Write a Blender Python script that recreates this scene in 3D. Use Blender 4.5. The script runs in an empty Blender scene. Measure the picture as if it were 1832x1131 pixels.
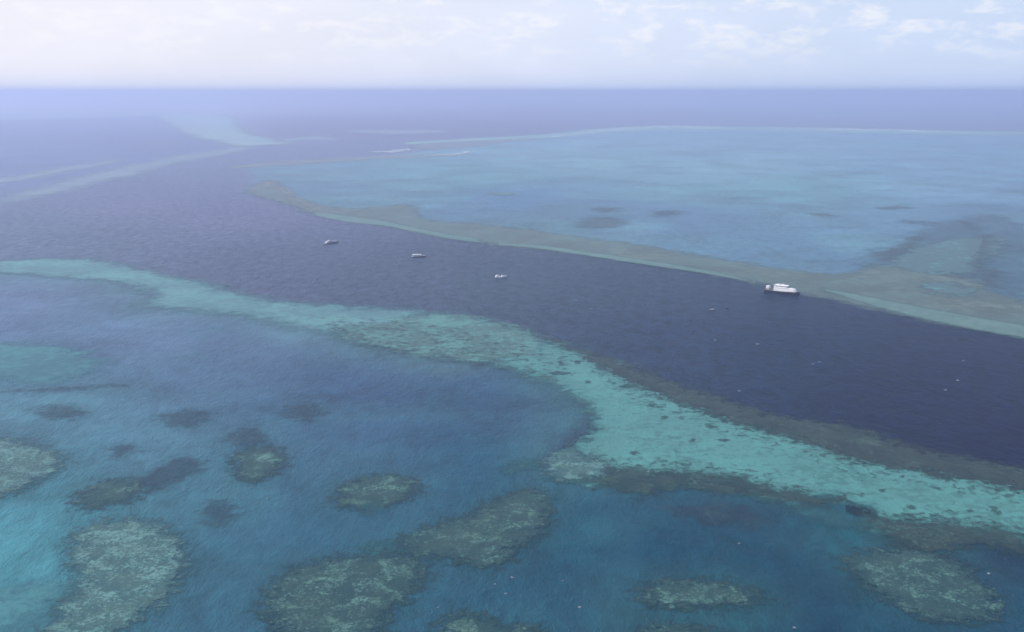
import bpy, bmesh, math, random
import numpy as np
from mathutils import Vector, Matrix, noise as mn

random.seed(7)
rng = np.random.default_rng(7)
S = bpy.context.scene
COL = S.collection

# ------------------------------------------------------------------ camera
H = 162.0                      # height of the aircraft above the water, m
F = 1900.0                     # focal length in photograph pixels (1832 wide)
PITCH = math.atan((565.5 - 165.0) / F)
cam_data = bpy.data.cameras.new('camera')
cam = bpy.data.objects.new('camera', cam_data)
COL.objects.link(cam)
cam_data.sensor_width = 36.0
cam_data.lens = 36.0 * F / 1832.0
cam_data.clip_start = 0.5
cam_data.clip_end = 60000.0
cam.location = (0, 0, H)
cam.rotation_euler = (math.pi / 2 - PITCH, 0, 0)
S.camera = cam

# ------------------------------------------------------------------ sun, sky, exposure
SUN_AZ, SUN_EL = math.radians(-80), math.radians(48)
sd_ = Vector((math.sin(SUN_AZ) * math.cos(SUN_EL), math.cos(SUN_AZ) * math.cos(SUN_EL), math.sin(SUN_EL)))
sun = bpy.data.lights.new('sun', 'SUN')
sun.energy = 5.0
sun.angle = math.radians(0.5)
sun.color = (1.0, 0.96, 0.9)
so = bpy.data.objects.new('sun', sun)
COL.objects.link(so)
so.rotation_euler = sd_.to_track_quat('Z', 'Y').to_euler()
so.location = (0, 0, 400)

W = bpy.data.worlds.new('World')
S.world = W
W.use_nodes = True
nt = W.node_tree
nt.nodes.clear()


def N(tree, typ, **kw):
    n = tree.nodes.new(typ)
    for k, v in kw.items():
        if k == 'ins':
            for a, b in v.items():
                n.inputs[a].default_value = b
        else:
            setattr(n, k, v)
    return n


def math_(tree, op, a, b=None, c=None, clamp=False):
    n = tree.nodes.new('ShaderNodeMath')
    n.operation = op
    n.use_clamp = clamp
    for i, v in enumerate((a, b, c)):
        if v is None:
            continue
        if isinstance(v, (int, float)):
            n.inputs[i].default_value = v
        else:
            tree.links.new(v, n.inputs[i])
    return n.outputs[0]


def mixc(tree, fac, a, b, mode='MIX'):
    n = tree.nodes.new('ShaderNodeMix')
    n.data_type = 'RGBA'
    n.blend_type = mode
    for i, v in ((0, fac), (6, a), (7, b)):
        if isinstance(v, (int, float)):
            n.inputs[i].default_value = v
        elif isinstance(v, tuple):
            n.inputs[i].default_value = v if len(v) == 4 else v + (1,)
        else:
            tree.links.new(v, n.inputs[i])
    return n.outputs[2]


def smooth(tree, v, lo, hi):
    n = tree.nodes.new('ShaderNodeMapRange')
    n.interpolation_type = 'SMOOTHSTEP'
    tree.links.new(v, n.inputs[0])
    n.inputs[1].default_value = lo
    n.inputs[2].default_value = hi
    return n.outputs[0]


tc = N(nt, 'ShaderNodeTexCoord')
sep = N(nt, 'ShaderNodeSeparateXYZ')
nt.links.new(tc.outputs['Generated'], sep.inputs[0])
zz = math_(nt, 'ADD', sep.outputs[2], 0.004)
zz = math_(nt, 'MAXIMUM', zz, 0.004)
comb = N(nt, 'ShaderNodeCombineXYZ')
nt.links.new(sep.outputs[0], comb.inputs[0])
nt.links.new(sep.outputs[1], comb.inputs[1])
nt.links.new(zz, comb.inputs[2])
nrm = N(nt, 'ShaderNodeVectorMath', operation='NORMALIZE')
nt.links.new(comb.outputs[0], nrm.inputs[0])
sky = N(nt, 'ShaderNodeTexSky', sky_type='NISHITA')
sky.sun_disc = False
sky.sun_elevation = SUN_EL
sky.sun_rotation = SUN_AZ
sky.altitude = 0
sky.air_density = 1.0
sky.dust_density = 1.5
sky.ozone_density = 2.0
nt.links.new(nrm.outputs[0], sky.inputs[0])
# thin bright cloud veil: world-fixed noise on the direction, flattened towards the horizon
mp = N(nt, 'ShaderNodeMapping')
mp.inputs['Scale'].default_value = (1.0, 1.0, 2.6)
nt.links.new(nrm.outputs[0], mp.inputs[0])
n1 = N(nt, 'ShaderNodeTexNoise', ins={'Scale': 5.0, 'Detail': 7.0, 'Roughness': 0.55, 'Distortion': 0.5})
nt.links.new(mp.outputs[0], n1.inputs['Vector'])
n2 = N(nt, 'ShaderNodeTexNoise', ins={'Scale': 26.0, 'Detail': 6.0, 'Roughness': 0.62, 'Distortion': 0.15})
nt.links.new(mp.outputs[0], n2.inputs['Vector'])
veil = smooth(nt, n1.outputs[0], 0.35, 0.7)
puff = smooth(nt, n2.outputs[0], 0.46, 0.68)
# clouds thicken away from the very horizon
up = smooth(nt, zz, 0.015, 0.06)
puff = math_(nt, 'MULTIPLY', puff, up)
# the left, sun-side half of the sky is whiter (thicker veil towards -x)
side = smooth(nt, sep.outputs[0], 0.55, -0.55)
VEIL_L, VEIL_R = (11.0, 10.8, 11.6), (7.2, 8.7, 11.4)
base = mixc(nt, side, VEIL_R, VEIL_L)
fac = math_(nt, 'ADD', math_(nt, 'MULTIPLY', veil, 0.08), 0.9)
skyc = mixc(nt, fac, sky.outputs[0], base)
skyc = mixc(nt, math_(nt, 'MULTIPLY', puff, 0.6), skyc, (11.0, 11.0, 11.3))
# the veil is thickest low down; overhead the blue shows through
hi = smooth(nt, zz, 0.10, 0.42)
skyc = mixc(nt, math_(nt, 'MULTIPLY', hi, 0.85), skyc, sky.outputs[0])
bg = N(nt, 'ShaderNodeBackground', ins={'Strength': 0.09})
nt.links.new(skyc, bg.inputs[0])
wo = N(nt, 'ShaderNodeOutputWorld')
nt.links.new(bg.outputs[0], wo.inputs[0])

S.view_settings.view_transform = 'Standard'
S.view_settings.look = 'None'
S.view_settings.gamma = 1.0
S.view_settings.exposure = 0.0
S.view_settings.use_curve_mapping = False
S.render.engine = 'CYCLES'
S.cycles.volume_bounces = 2
S.cycles.max_bounces = 6
S.cycles.transparent_max_bounces = 12


# ------------------------------------------------------------------ helpers
cp, sp = math.cos(PITCH), math.sin(PITCH)


def at(x, y, z=0.0):
    """photograph pixel -> point of the sea plane"""
    a, b = (x - 916.0) / F, -(y - 565.5) / F
    d = (a, cp + b * sp, -sp + b * cp)
    t = (z - H) / d[2]
    return np.array([d[0] * t, d[1] * t])


def tag(o, label=None, cat=None, group=None, kind=None):
    if label: o['label'] = label
    if cat: o['category'] = cat
    if group: o['group'] = group
    if kind: o['kind'] = kind
    return o


def link(name, me, mat=None, parent=None):
    o = bpy.data.objects.new(name, me)
    COL.objects.link(o)
    if mat is not None: me.materials.append(mat)
    if parent is not None: o.parent = parent
    return o


def empty(name, loc, rz=0.0):
    o = bpy.data.objects.new(name, None)
    COL.objects.link(o)
    o.location = loc
    o.rotation_euler = (0, 0, rz)
    return o


def curve_pts(P, closed=True, n=6):
    """Catmull-Rom through world points"""
    P = np.asarray(P, float)
    m = len(P)
    out = []
    rngi = range(m) if closed else range(m - 1)
    for i in rngi:
        p0, p1, p2, p3 = (P[(i - 1) % m], P[i], P[(i + 1) % m], P[(i + 2) % m]) if closed else \
            (P[max(i - 1, 0)], P[i], P[i + 1], P[min(i + 2, m - 1)])
        for k in range(n):
            t = k / n
            out.append(0.5 * ((2 * p1) + (-p0 + p2) * t + (2 * p0 - 5 * p1 + 4 * p2 - p3) * t * t + (-p0 + 3 * p1 - 3 * p2 + p3) * t ** 3))
    if not closed: out.append(P[-1])
    return np.array(out)


def signed_dist(X, poly):
    """positive inside"""
    A = poly
    B = np.roll(poly, -1, 0)
    best = np.full(len(X), 1e18)
    inside = np.zeros(len(X), bool)
    for a, b in zip(A, B):
        ab = b - a
        L = ab @ ab + 1e-12
        ap = X - a
        t = np.clip((ap @ ab) / L, 0, 1)
        d = ap - t[:, None] * ab
        best = np.minimum(best, (d * d).sum(1))
        c = (a[1] > X[:, 1]) != (b[1] > X[:, 1])
        if c.any():
            xi = a[0] + (X[:, 1] - a[1]) * ab[0] / (ab[1] if abs(ab[1]) > 1e-9 else 1e-9)
            inside ^= c & (X[:, 0] < xi)
    d = np.sqrt(best)
    return np.where(inside, d, -d)


def line_dist(X, poly):
    best = np.full(len(X), 1e18)
    for a, b in zip(poly[:-1], poly[1:]):
        ab = b - a
        t = np.clip(((X - a) @ ab) / (ab @ ab + 1e-12), 0, 1)
        d = (X - a) - t[:, None] * ab
        best = np.minimum(best, (d * d).sum(1))
    return np.sqrt(best)


_G = rng.random((256, 256))


def vnoise(x, y):
    xi, yi = np.floor(x).astype(int), np.floor(y).astype(int)
    fx, fy = x - xi, y - yi
    fx, fy = fx * fx * (3 - 2 * fx), fy * fy * (3 - 2 * fy)
    g = lambda a, b: _G[a & 255, b & 255]
    return (g(xi, yi) * (1 - fx) + g(xi + 1, yi) * fx) * (1 - fy) + (g(xi, yi + 1) * (1 - fx) + g(xi + 1, yi + 1) * fx) * fy


def fbm(x, y, o=4):
    s, a, t = 0, 0.5, 0
    for i in range(o):
        s = s + a * vnoise(x * 2 ** i + 17.3 * i, y * 2 ** i + 5.7 * i)
        t += a
        a *= 0.5
    return s / t


def lin(c):
    c = np.asarray(c, float) / 255.0
    return np.where(c <= 0.04045, c / 12.92, ((c + 0.055) / 1.055) ** 2.4)


# ------------------------------------------------------------------ materials
def wave_bump(t, geo, k=1.0):
    """short-crested wind waves, crests running away from the viewer to the right; returns (normal, crest value)"""
    m = N(t, 'ShaderNodeMapping')
    m.inputs['Rotation'].default_value = (0, 0, math.radians(20))
    m.inputs['Scale'].default_value = (1.0, 0.5, 1.0)
    t.links.new(geo.outputs['Position'], m.inputs[0])
    a = N(t, 'ShaderNodeTexNoise', ins={'Scale': 0.13, 'Detail': 6.0, 'Roughness': 0.66, 'Distortion': 0.4})
    t.links.new(m.outputs[0], a.inputs['Vector'])
    b = N(t, 'ShaderNodeTexNoise', ins={'Scale': 0.45, 'Detail': 5.0, 'Roughness': 0.7, 'Distortion': 0.6})
    t.links.new(m.outputs[0], b.inputs['Vector'])
    # gusts: wave height changes over hundreds of metres
    g = N(t, 'ShaderNodeTexNoise', ins={'Scale': 0.006, 'Detail': 3.0, 'Roughness': 0.5})
    t.links.new(geo.outputs['Position'], g.inputs['Vector'])
    gust = smooth(t, g.outputs[0], 0.3, 0.7)
    h = math_(t, 'ADD', math_(t, 'MULTIPLY', a.outputs[0], 1.5), math_(t, 'MULTIPLY', b.outputs[0], 0.75))
    h = math_(t, 'MULTIPLY', h, math_(t, 'ADD', math_(t, 'MULTIPLY', gust, 0.5), 0.6))
    bp = N(t, 'ShaderNodeBump', ins={'Strength': 1.0, 'Distance': WAVE_H * k})
    t.links.new(h, bp.inputs['Height'])
    return bp.outputs[0], a.outputs[0]


WAVE_H = 0.95


def water_mat():
    m = bpy.data.materials.new('sea_water')
    m.use_nodes = True
    t = m.node_tree
    t.nodes.clear()
    geo = N(t, 'ShaderNodeNewGeometry')
    nrm_, crest = wave_bump(t, geo)
    at_ = N(t, 'ShaderNodeAttribute', attribute_name='water_colour')
    # soft patchiness of the bed seen through the water
    p1 = N(t, 'ShaderNodeTexNoise', ins={'Scale': 0.016, 'Detail': 6.0, 'Roughness': 0.6, 'Distortion': 0.8})
    t.links.new(geo.outputs['Position'], p1.inputs['Vector'])
    p2 = N(t, 'ShaderNodeTexNoise', ins={'Scale': 0.13, 'Detail': 5.0, 'Roughness': 0.65, 'Distortion': 0.8})
    t.links.new(geo.outputs['Position'], p2.inputs['Vector'])
    bed = N(t, 'ShaderNodeAttribute', attribute_name='bed')     # 1 where the bed shows, 0 over the deep channel
    p0 = N(t, 'ShaderNodeTexNoise', ins={'Scale': 0.0045, 'Detail': 5.0, 'Roughness': 0.6, 'Distortion': 1.0})
    t.links.new(geo.outputs['Position'], p0.inputs['Vector'])
    v = math_(t, 'ADD', math_(t, 'ADD', math_(t, 'MULTIPLY', math_(t, 'SUBTRACT', p1.outputs[0], 0.5), 0.9), math_(t, 'MULTIPLY', math_(t, 'SUBTRACT', p0.outputs[0], 0.5), 1.2)),
              math_(t, 'MULTIPLY', math_(t, 'SUBTRACT', p2.outputs[0], 0.5), 0.5))
    v = math_(t, 'MULTIPLY', v, math_(t, 'ADD', math_(t, 'MULTIPLY', bed.outputs['Fac'], 0.8), 0.12))
    # wave light and shade put into the colour: paler crests, darker troughs
    cr = math_(t, 'MULTIPLY', math_(t, 'SUBTRACT', crest, 0.5), math_(t, 'SUBTRACT', 3.0, math_(t, 'MULTIPLY', bed.outputs['Fac'], 2.1)))
    k = math_(t, 'MAXIMUM', math_(t, 'ADD', math_(t, 'ADD', v, cr), 1.0), 0.15)
    cc = N(t, 'ShaderNodeVectorMath', operation='SCALE')
    t.links.new(at_.outputs['Color'], cc.inputs[0])
    t.links.new(k, cc.inputs['Scale'])
    b = N(t, 'ShaderNodeBsdfPrincipled', ins={'Roughness': 0.32, 'IOR': 1.33, 'Specular IOR Level': 0.04})
    t.links.new(cc.outputs[0], b.inputs['Base Color'])
    t.links.new(nrm_, b.inputs['Normal'])
    o = N(t, 'ShaderNodeOutputMaterial')
    t.links.new(b.outputs[0], o.inputs[0])
    return m


def reef_mat(name, pale, dark, rim, scale=0.35, fade=3.0, ragged=4.0, rimw=8.0, mott=0.5, lo=0.42, hi=0.62, opacity=1.0, alt=None, altk=0.5, clump=None):
    """reef just under a skin of moving water: mottled coral and sand, darker drop-off at the edge"""
    m = bpy.data.materials.new(name)
    m.use_nodes = True
    t = m.node_tree
    t.nodes.clear()
    geo = N(t, 'ShaderNodeNewGeometry')
    sdn = N(t, 'ShaderNodeAttribute', attribute_name='edge').outputs['Fac']
    e1 = N(t, 'ShaderNodeTexNoise', ins={'Scale': scale * 0.28, 'Detail': 7.0, 'Roughness': 0.66, 'Distortion': 0.6})
    t.links.new(geo.outputs['Position'], e1.inputs['Vector'])
    e2 = N(t, 'ShaderNodeTexNoise', ins={'Scale': scale * 0.9, 'Detail': 5.0, 'Roughness': 0.7, 'Distortion': 0.8})
    t.links.new(geo.outputs['Position'], e2.inputs['Vector'])
    e = math_(t, 'ADD', math_(t, 'ADD', sdn, fade * 0.4), math_(t, 'MULTIPLY', math_(t, 'SUBTRACT', e1.outputs[0], 0.5), ragged * 9.0))
    e = math_(t, 'ADD', e, math_(t, 'MULTIPLY', math_(t, 'SUBTRACT', e2.outputs[0], 0.5), ragged * 6.0))
    alpha = smooth(t, e, 0.0, fade)
    if clump:
        q1 = N(t, 'ShaderNodeTexNoise', ins={'Scale': clump[0], 'Detail': 5.0, 'Roughness': 0.62, 'Distortion': 0.5})
        t.links.new(geo.outputs['Position'], q1.inputs['Vector'])
        q = math_(t, 'ADD', q1.outputs[0], math_(t, 'MULTIPLY', smooth(t, sdn, 0.0, clump[3]), clump[4]))
        alpha = math_(t, 'MULTIPLY', alpha, smooth(t, q, clump[1], clump[2]))
    if opacity < 1: alpha = math_(t, 'MULTIPLY', alpha, opacity)
    c1 = N(t, 'ShaderNodeTexNoise', ins={'Scale': scale, 'Detail': 6.0, 'Roughness': 0.68, 'Distortion': 1.0})
    t.links.new(geo.outputs['Position'], c1.inputs['Vector'])
    c2 = N(t, 'ShaderNodeTexVoronoi', feature='SMOOTH_F1', ins={'Scale': scale * 0.9, 'Randomness': 1.0, 'Smoothness': 0.4, 'Detail': 2.0})
    dv = N(t, 'ShaderNodeVectorMath', operation='ADD')
    sc = N(t, 'ShaderNodeVectorMath', operation='SCALE', ins={'Scale': 3.0})
    t.links.new(c1.outputs[1], sc.inputs[0])
    t.links.new(sc.outputs[0], dv.inputs[0])
    t.links.new(geo.outputs['Position'], dv.inputs[1])
    t.links.new(dv.outputs[0], c2.inputs['Vector'])
    c3 = N(t, 'ShaderNodeTexNoise', ins={'Scale': scale * 0.13, 'Detail': 4.0, 'Roughness': 0.6, 'Distortion': 0.7})
    t.links.new(geo.outputs['Position'], c3.inputs['Vector'])
    v = math_(t, 'ADD', math_(t, 'MULTIPLY', c1.outputs[0], 0.55), math_(t, 'MULTIPLY', c2.outputs[0], 0.12))
    v = math_(t, 'ADD', v, math_(t, 'SUBTRACT', math_(t, 'MULTIPLY', c3.outputs[0], 0.44), 0.03))
    f = smooth(t, v, lo, hi)          # 0 pale, 1 dark coral
    f = math_(t, 'MULTIPLY', f, mott)
    col = mixc(t, f, pale, dark)
    if alt:
        a1 = N(t, 'ShaderNodeTexNoise', ins={'Scale': scale * 0.09, 'Detail': 6.0, 'Roughness': 0.62, 'Distortion': 1.2})
        t.links.new(geo.outputs['Position'], a1.inputs['Vector'])
        col = mixc(t, math_(t, 'MULTIPLY', smooth(t, a1.outputs[0], 0.40, 0.64), altk), col, alt)
    rf = smooth(t, e, rimw, 0.0)
    col = mixc(t, rf, col, rim)
    nr, _ = wave_bump(t, geo, 0.45)
    b = N(t, 'ShaderNodeBsdfPrincipled', ins={'Roughness': 0.34, 'IOR': 1.33, 'Specular IOR Level': 0.04})
    t.links.new(col, b.inputs['Base Color'])
    t.links.new(nr, b.inputs['Normal'])
    tr = N(t, 'ShaderNodeBsdfTransparent')
    mx = N(t, 'ShaderNodeMixShader')
    t.links.new(alpha, mx.inputs[0])
    t.links.new(tr.outputs[0], mx.inputs[1])
    t.links.new(b.outputs[0], mx.inputs[2])
    o = N(t, 'ShaderNodeOutputMaterial')
    t.links.new(mx.outputs[0], o.inputs[0])
    return m


def plain(name, c, rough=0.5, metal=0.0, noise_amt=0.12, ns=1.5):
    m = bpy.data.materials.new(name)
    m.use_nodes = True
    t = m.node_tree
    b = t.nodes['Principled BSDF']
    b.inputs['Roughness'].default_value = rough
    b.inputs['Metallic'].default_value = metal
    geo = N(t, 'ShaderNodeTexCoord')
    n = N(t, 'ShaderNodeTexNoise', ins={'Scale': ns, 'Detail': 4.0})
    t.links.new(geo.outputs['Object'], n.inputs['Vector'])
    c2 = tuple(v * (1 - noise_amt) for v in c)
    col = mixc(t, n.outputs[0], c, c2)
    t.links.new(col, b.inputs['Base Color'])
    return m


# ------------------------------------------------------------------ the regions, traced on the photograph and laid on the sea plane
def W_(pts): return [at(*p) for p in pts]


A_UP = [(-120, 474), (-40, 468), (0, 466), (60, 463), (140, 462), (200, 468), (260, 481), (330, 497), (400, 512), (450, 528), (500, 537), (580, 544), (660, 549),
        (740, 553), (800, 559), (860, 568), (915, 580), (960, 597), (1010, 615), (1060, 633), (1120, 652), (1180, 675), (1240, 697), (1300, 715),
        (1360, 735), (1420, 748), (1480, 755), (1540, 765), (1590, 785), (1640, 800), (1700, 812), (1760, 825), (1832, 840), (1900, 855), (2050, 890)]
A_LO = [(2050, 1040), (1900, 990), (1832, 975), (1760, 965), (1680, 955), (1600, 955), (1555, 930), (1530, 905), (1490, 893), (1440, 900), (1370, 890), (1300, 878), (1220, 868),
        (1140, 880), (1080, 870), (1035, 862), (985, 855), (968, 832), (1000, 805), (1040, 790), (1060, 760), (1050, 725), (1010, 700), (960, 680), (900, 657),
        (830, 647), (760, 640), (700, 630), (650, 618), (600, 602), (540, 590), (480, 578), (420, 564), (330, 557), (255, 550), (265, 532), (230, 512),
        (160, 503), (80, 496), (0, 490), (-120, 494)]
B_LO = [(436, 345), (500, 363), (560, 385), (620, 395), (680, 403), (740, 415), (800, 427), (900, 440), (1000, 452), (1100, 465), (1180, 475), (1260, 488),
        (1330, 503), (1400, 520), (1450, 530), (1520, 545), (1600, 562), (1700, 582), (1780, 595), (1832, 603), (1900, 612), (2050, 640)]
B_UP = [(2050, 560), (1900, 548), (1832, 535), (1790, 522), (1770, 500), (1720, 492), (1640, 480), (1570, 472), (1520, 488), (1450, 486), (1380, 478), (1300, 465), (1230, 452),
        (1150, 438), (1050, 425), (950, 411), (850, 400), (760, 392), (750, 378), (735, 366), (690, 368), (640, 373), (570, 366), (525, 348), (505, 330), (480, 322), (450, 332)]
OUTER = [(436, 345), (460, 318), (440, 300), (560, 290), (680, 280), (800, 266), (900, 252), (1000, 242), (1080, 233), (1200, 229), (1400, 233), (1600, 237), (1832, 240), (2100, 246)]
D_LINE = [(470, 262), (430, 268), (380, 275), (300, 291), (220, 306), (150, 324), (60, 345), (-60, 372), (-150, 380)]

near_lagoon = np.array(W_([(-900, 490)] + [(x, y - (9 if x < 1000 else 24)) for x, y in reversed(A_LO)][1:] + [(2600, 1300), (2600, 3500), (-1500, 3500), (-1500, 700)]))
far_lagoon = np.array(W_([(470, 336), (530, 362), (600, 384), (700, 389), (800, 409), (1000, 434), (1180, 459), (1330, 487), (1450, 507), (1520, 515), (1600, 520), (1700, 535), (1832, 570), (2050, 600)] + list(reversed(OUTER))))
left_lagoon = np.array(W_(D_LINE + [(-400, 300), (-400, 215), (0, 208), (150, 206), (300, 206), (380, 225), (430, 250)]))

CTRL = {  # region: [(px, py, r, g, b)] water column colour, with distance haze put into the deep tones (linear reflectance)
    'near': [], 'far': [], 'left': [], 'deep': []}
#CTRL_BEGIN
CTRL = {
    'near': [(50, 540, 0.0709, 0.1184, 0.1980), (250, 600, 0.0685, 0.1298, 0.2143), (450, 620, 0.0447, 0.0845, 0.1509), (650, 680, 0.0262, 0.0700, 0.1406), (850, 700, 0.0172, 0.0619, 0.1237), (950, 760, 0.0192, 0.0600, 0.1044), (100, 720, 0.0569, 0.1554, 0.2090), (350, 690, 0.0455, 0.1047, 0.1756), (550, 770, 0.0264, 0.0804, 0.1378), (300, 790, 0.0597, 0.1686, 0.2330), (50, 930, 0.0477, 0.1981, 0.2483), (60, 1000, 0.0617, 0.2582, 0.3095), (400, 1000, 0.0200, 0.0825, 0.1280), (450, 1090, 0.0215, 0.0832, 0.1332), (600, 950, 0.0143, 0.0698, 0.1135), (900, 830, 0.0063, 0.0642, 0.1132), (1000, 940, 0.0030, 0.0601, 0.0971), (850, 1080, 0.0112, 0.0717, 0.1247), (1050, 1080, 0.0082, 0.0561, 0.0956), (1200, 960, 0.0015, 0.0403, 0.0733), (1400, 950, 0.0015, 0.0386, 0.0738), (1450, 1060, 0.0015, 0.0308, 0.0646), (1300, 1110, 0.0061, 0.0702, 0.1034), (1520, 940, 0.0027, 0.0790, 0.1091), (1700, 960, 0.0015, 0.0319, 0.0575), (1820, 1000, 0.0015, 0.0182, 0.0532), (1820, 1110, 0.0015, 0.0386, 0.0823), (380, 860, 0.0281, 0.1025, 0.1460), ],
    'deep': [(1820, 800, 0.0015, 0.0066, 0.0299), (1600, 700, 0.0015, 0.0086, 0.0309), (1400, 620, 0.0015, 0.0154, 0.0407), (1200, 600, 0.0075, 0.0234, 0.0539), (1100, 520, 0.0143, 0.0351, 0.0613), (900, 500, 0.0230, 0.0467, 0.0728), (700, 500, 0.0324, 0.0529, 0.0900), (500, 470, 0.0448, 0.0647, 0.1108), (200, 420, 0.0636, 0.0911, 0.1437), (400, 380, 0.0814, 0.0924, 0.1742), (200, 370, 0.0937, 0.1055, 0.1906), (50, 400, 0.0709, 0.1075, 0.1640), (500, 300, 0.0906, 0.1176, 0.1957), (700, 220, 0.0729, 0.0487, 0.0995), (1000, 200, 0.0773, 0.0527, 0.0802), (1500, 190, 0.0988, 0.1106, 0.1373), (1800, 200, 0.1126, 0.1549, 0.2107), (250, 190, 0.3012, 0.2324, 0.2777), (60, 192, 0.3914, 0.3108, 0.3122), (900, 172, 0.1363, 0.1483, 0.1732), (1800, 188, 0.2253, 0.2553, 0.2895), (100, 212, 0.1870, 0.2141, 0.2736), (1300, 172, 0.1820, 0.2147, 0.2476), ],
    'left': [(100, 280, 0.0910, 0.1298, 0.2394), (250, 250, 0.0814, 0.1136, 0.1962), (50, 320, 0.0970, 0.1382, 0.2485), ],
    'far': [(600, 330, 0.0686, 0.1564, 0.2163), (800, 320, 0.0756, 0.2182, 0.2565), (900, 360, 0.0559, 0.1405, 0.2275), (1100, 290, 0.1204, 0.2511, 0.2982), (1300, 300, 0.1351, 0.2669, 0.3303), (1400, 340, 0.0974, 0.2438, 0.2897), (1200, 400, 0.0681, 0.1478, 0.2340), (1500, 400, 0.0913, 0.1967, 0.2744), (1700, 330, 0.1221, 0.2405, 0.3297), (1800, 400, 0.0751, 0.1537, 0.2452), (1820, 470, 0.0506, 0.1333, 0.2330), (1350, 440, 0.0764, 0.1716, 0.2522), (950, 390, 0.0606, 0.1363, 0.1957), ],
}
#CTRL_END


def log_polar(X):
    r = np.hypot(X[:, 0], X[:, 1])
    return np.stack([np.arctan2(X[:, 0], X[:, 1]) * 2.2, np.log(r)], 1)


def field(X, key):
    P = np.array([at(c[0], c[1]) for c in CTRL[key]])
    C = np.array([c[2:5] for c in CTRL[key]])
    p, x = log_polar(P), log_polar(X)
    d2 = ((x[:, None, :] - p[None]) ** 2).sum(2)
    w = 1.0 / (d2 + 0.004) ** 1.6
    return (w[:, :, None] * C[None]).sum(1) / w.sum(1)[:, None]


def sstep(x, a, b):
    t = np.clip((x - a) / (b - a), 0, 1)
    return t * t * (3 - 2 * t)


# ------------------------------------------------------------------ sea
HALOS = []          # outlines round which the bed rises: (outline, strength, width in metres, colour)


def chunked(fn, X, n=20000): return np.concatenate([fn(X[i:i + n]) for i in range(0, len(X), n)])


def build_sea():
    """one sheet of water out to the horizon; its colour attribute holds depth and bed, plus haze painted into the far deep water"""
    fine = np.radians(np.arange(-29, 29.01, 0.12))
    coarse = np.radians(np.arange(35, 326, 5))
    az = np.concatenate([fine, coarse])
    rad = np.exp(np.concatenate([np.linspace(math.log(120), math.log(230), 20, endpoint=False), np.linspace(math.log(230), math.log(1300), 230, endpoint=False),
                                 np.linspace(math.log(1300), math.log(26000), 200)]))
    nr, na = len(rad), len(az)
    X = np.stack([rad[None, :] * np.sin(az)[:, None], rad[None, :] * np.cos(az)[:, None]], 2).reshape(-1, 2)
    V = np.concatenate([np.column_stack([X, np.zeros(len(X))]), [[0, 0, 0]]])
    i, j = np.meshgrid(np.arange(na), np.arange(nr - 1), indexing='ij')
    i2 = (i + 1) % na
    q = np.stack([i * nr + j, i * nr + j + 1, i2 * nr + j + 1, i2 * nr + j], 2).reshape(-1, 4)
    tri = [(len(X), k * nr, ((k + 1) % na) * nr) for k in range(na)]
    me = bpy.data.meshes.new('sea')
    me.from_pydata(V.tolist(), [], q[:, ::-1].tolist() + [(t[0], t[2], t[1]) for t in tri])
    me.update()
    if me.polygons[0].normal.z < 0: me.flip_normals()
    XY = V[:, :2].copy()
    XY[-1] = (0, 120)
    wob = (fbm(XY[:, 0] / 60, XY[:, 1] / 60) - 0.5)
    far_off = np.hypot(XY[:, 0], XY[:, 1])
    dn, df, dl = signed_dist(XY, near_lagoon), signed_dist(XY, far_lagoon), signed_dist(XY, left_lagoon)
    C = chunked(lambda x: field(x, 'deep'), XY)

    def blend(C, key, d, w):
        f = sstep(d + wob * w, -w, w)
        m = f > 0
        C = C.copy()
        C[m] = C[m] * (1 - f[m, None]) + chunked(lambda x: field(x, key), XY[m]) * f[m, None]
        return C, f
    C, fl = blend(C, 'left', dl, 120.0)
    C, ff = blend(C, 'far', df, 14.0)
    C, fn = blend(C, 'near', dn, 9.0)
    # shoals: clouds of paler bed in the lagoons
    n1 = fbm(XY[:, 0] / 38, XY[:, 1] / 38, 5)
    n2 = fbm(XY[:, 0] / 130 + 9, XY[:, 1] / 130 + 4, 5)
    n3 = fbm(XY[:, 0] / 70 + 31, XY[:, 1] / 110 + 14, 5)
    m = (np.clip((n1 - 0.52) * 4.0, 0, 1) * 0.20 * fn)[:, None]
    C = C * (1 - m) + np.array([0.040, 0.150, 0.165]) * m
    m = (np.clip((n2 - 0.50) * 5.0, 0, 1) * 0.28 * ff)[:, None]
    C = C * (1 - m) + np.array([0.120, 0.300, 0.300]) * m
    m = (np.clip((0.50 - n2) * 4.0, 0, 1) * 0.22 * fn)[:, None]      # deeper pockets
    C = C * (1 - m) + C * np.array([0.5, 0.62, 0.78]) * m
    m = (np.clip((n3 - 0.54) * 7.0, 0, 1) * 0.35 * ff)[:, None]
    C = C * (1 - m) + np.array([0.060, 0.130, 0.150]) * m
    for poly, k, w, hc in HALOS:
        lo, hi = poly.min(0) - 2.5 * w, poly.max(0) + 2.5 * w
        sel = np.nonzero((XY > lo).all(1) & (XY < hi).all(1))[0]
        if not len(sel): continue
        d = -signed_dist(XY[sel], poly) + (n1[sel] - 0.5) * w * 2.2
        f = (k * np.exp(-(np.maximum(d, 0) / w) ** 1.5) * fn[sel])[:, None]
        C[sel] = C[sel] * (1 - f) + np.array(hc) * f
    bed = np.clip(fl * 0.4 + ff * 0.9 + fn, 0, 1)
    ca = me.attributes.new('water_colour', 'FLOAT_COLOR', 'POINT')
    ca.data.foreach_set('color', np.column_stack([np.clip(C, 0.0015, 0.9), np.ones(len(C))]).astype(np.float32).ravel())
    ba = me.attributes.new('bed', 'FLOAT', 'POINT')
    ba.data.foreach_set('value', bed.astype(np.float32))
    me.polygons.foreach_set('use_smooth', [True] * len(me.polygons))
    tag(link('sea', me, water_mat()), kind='structure')


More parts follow.
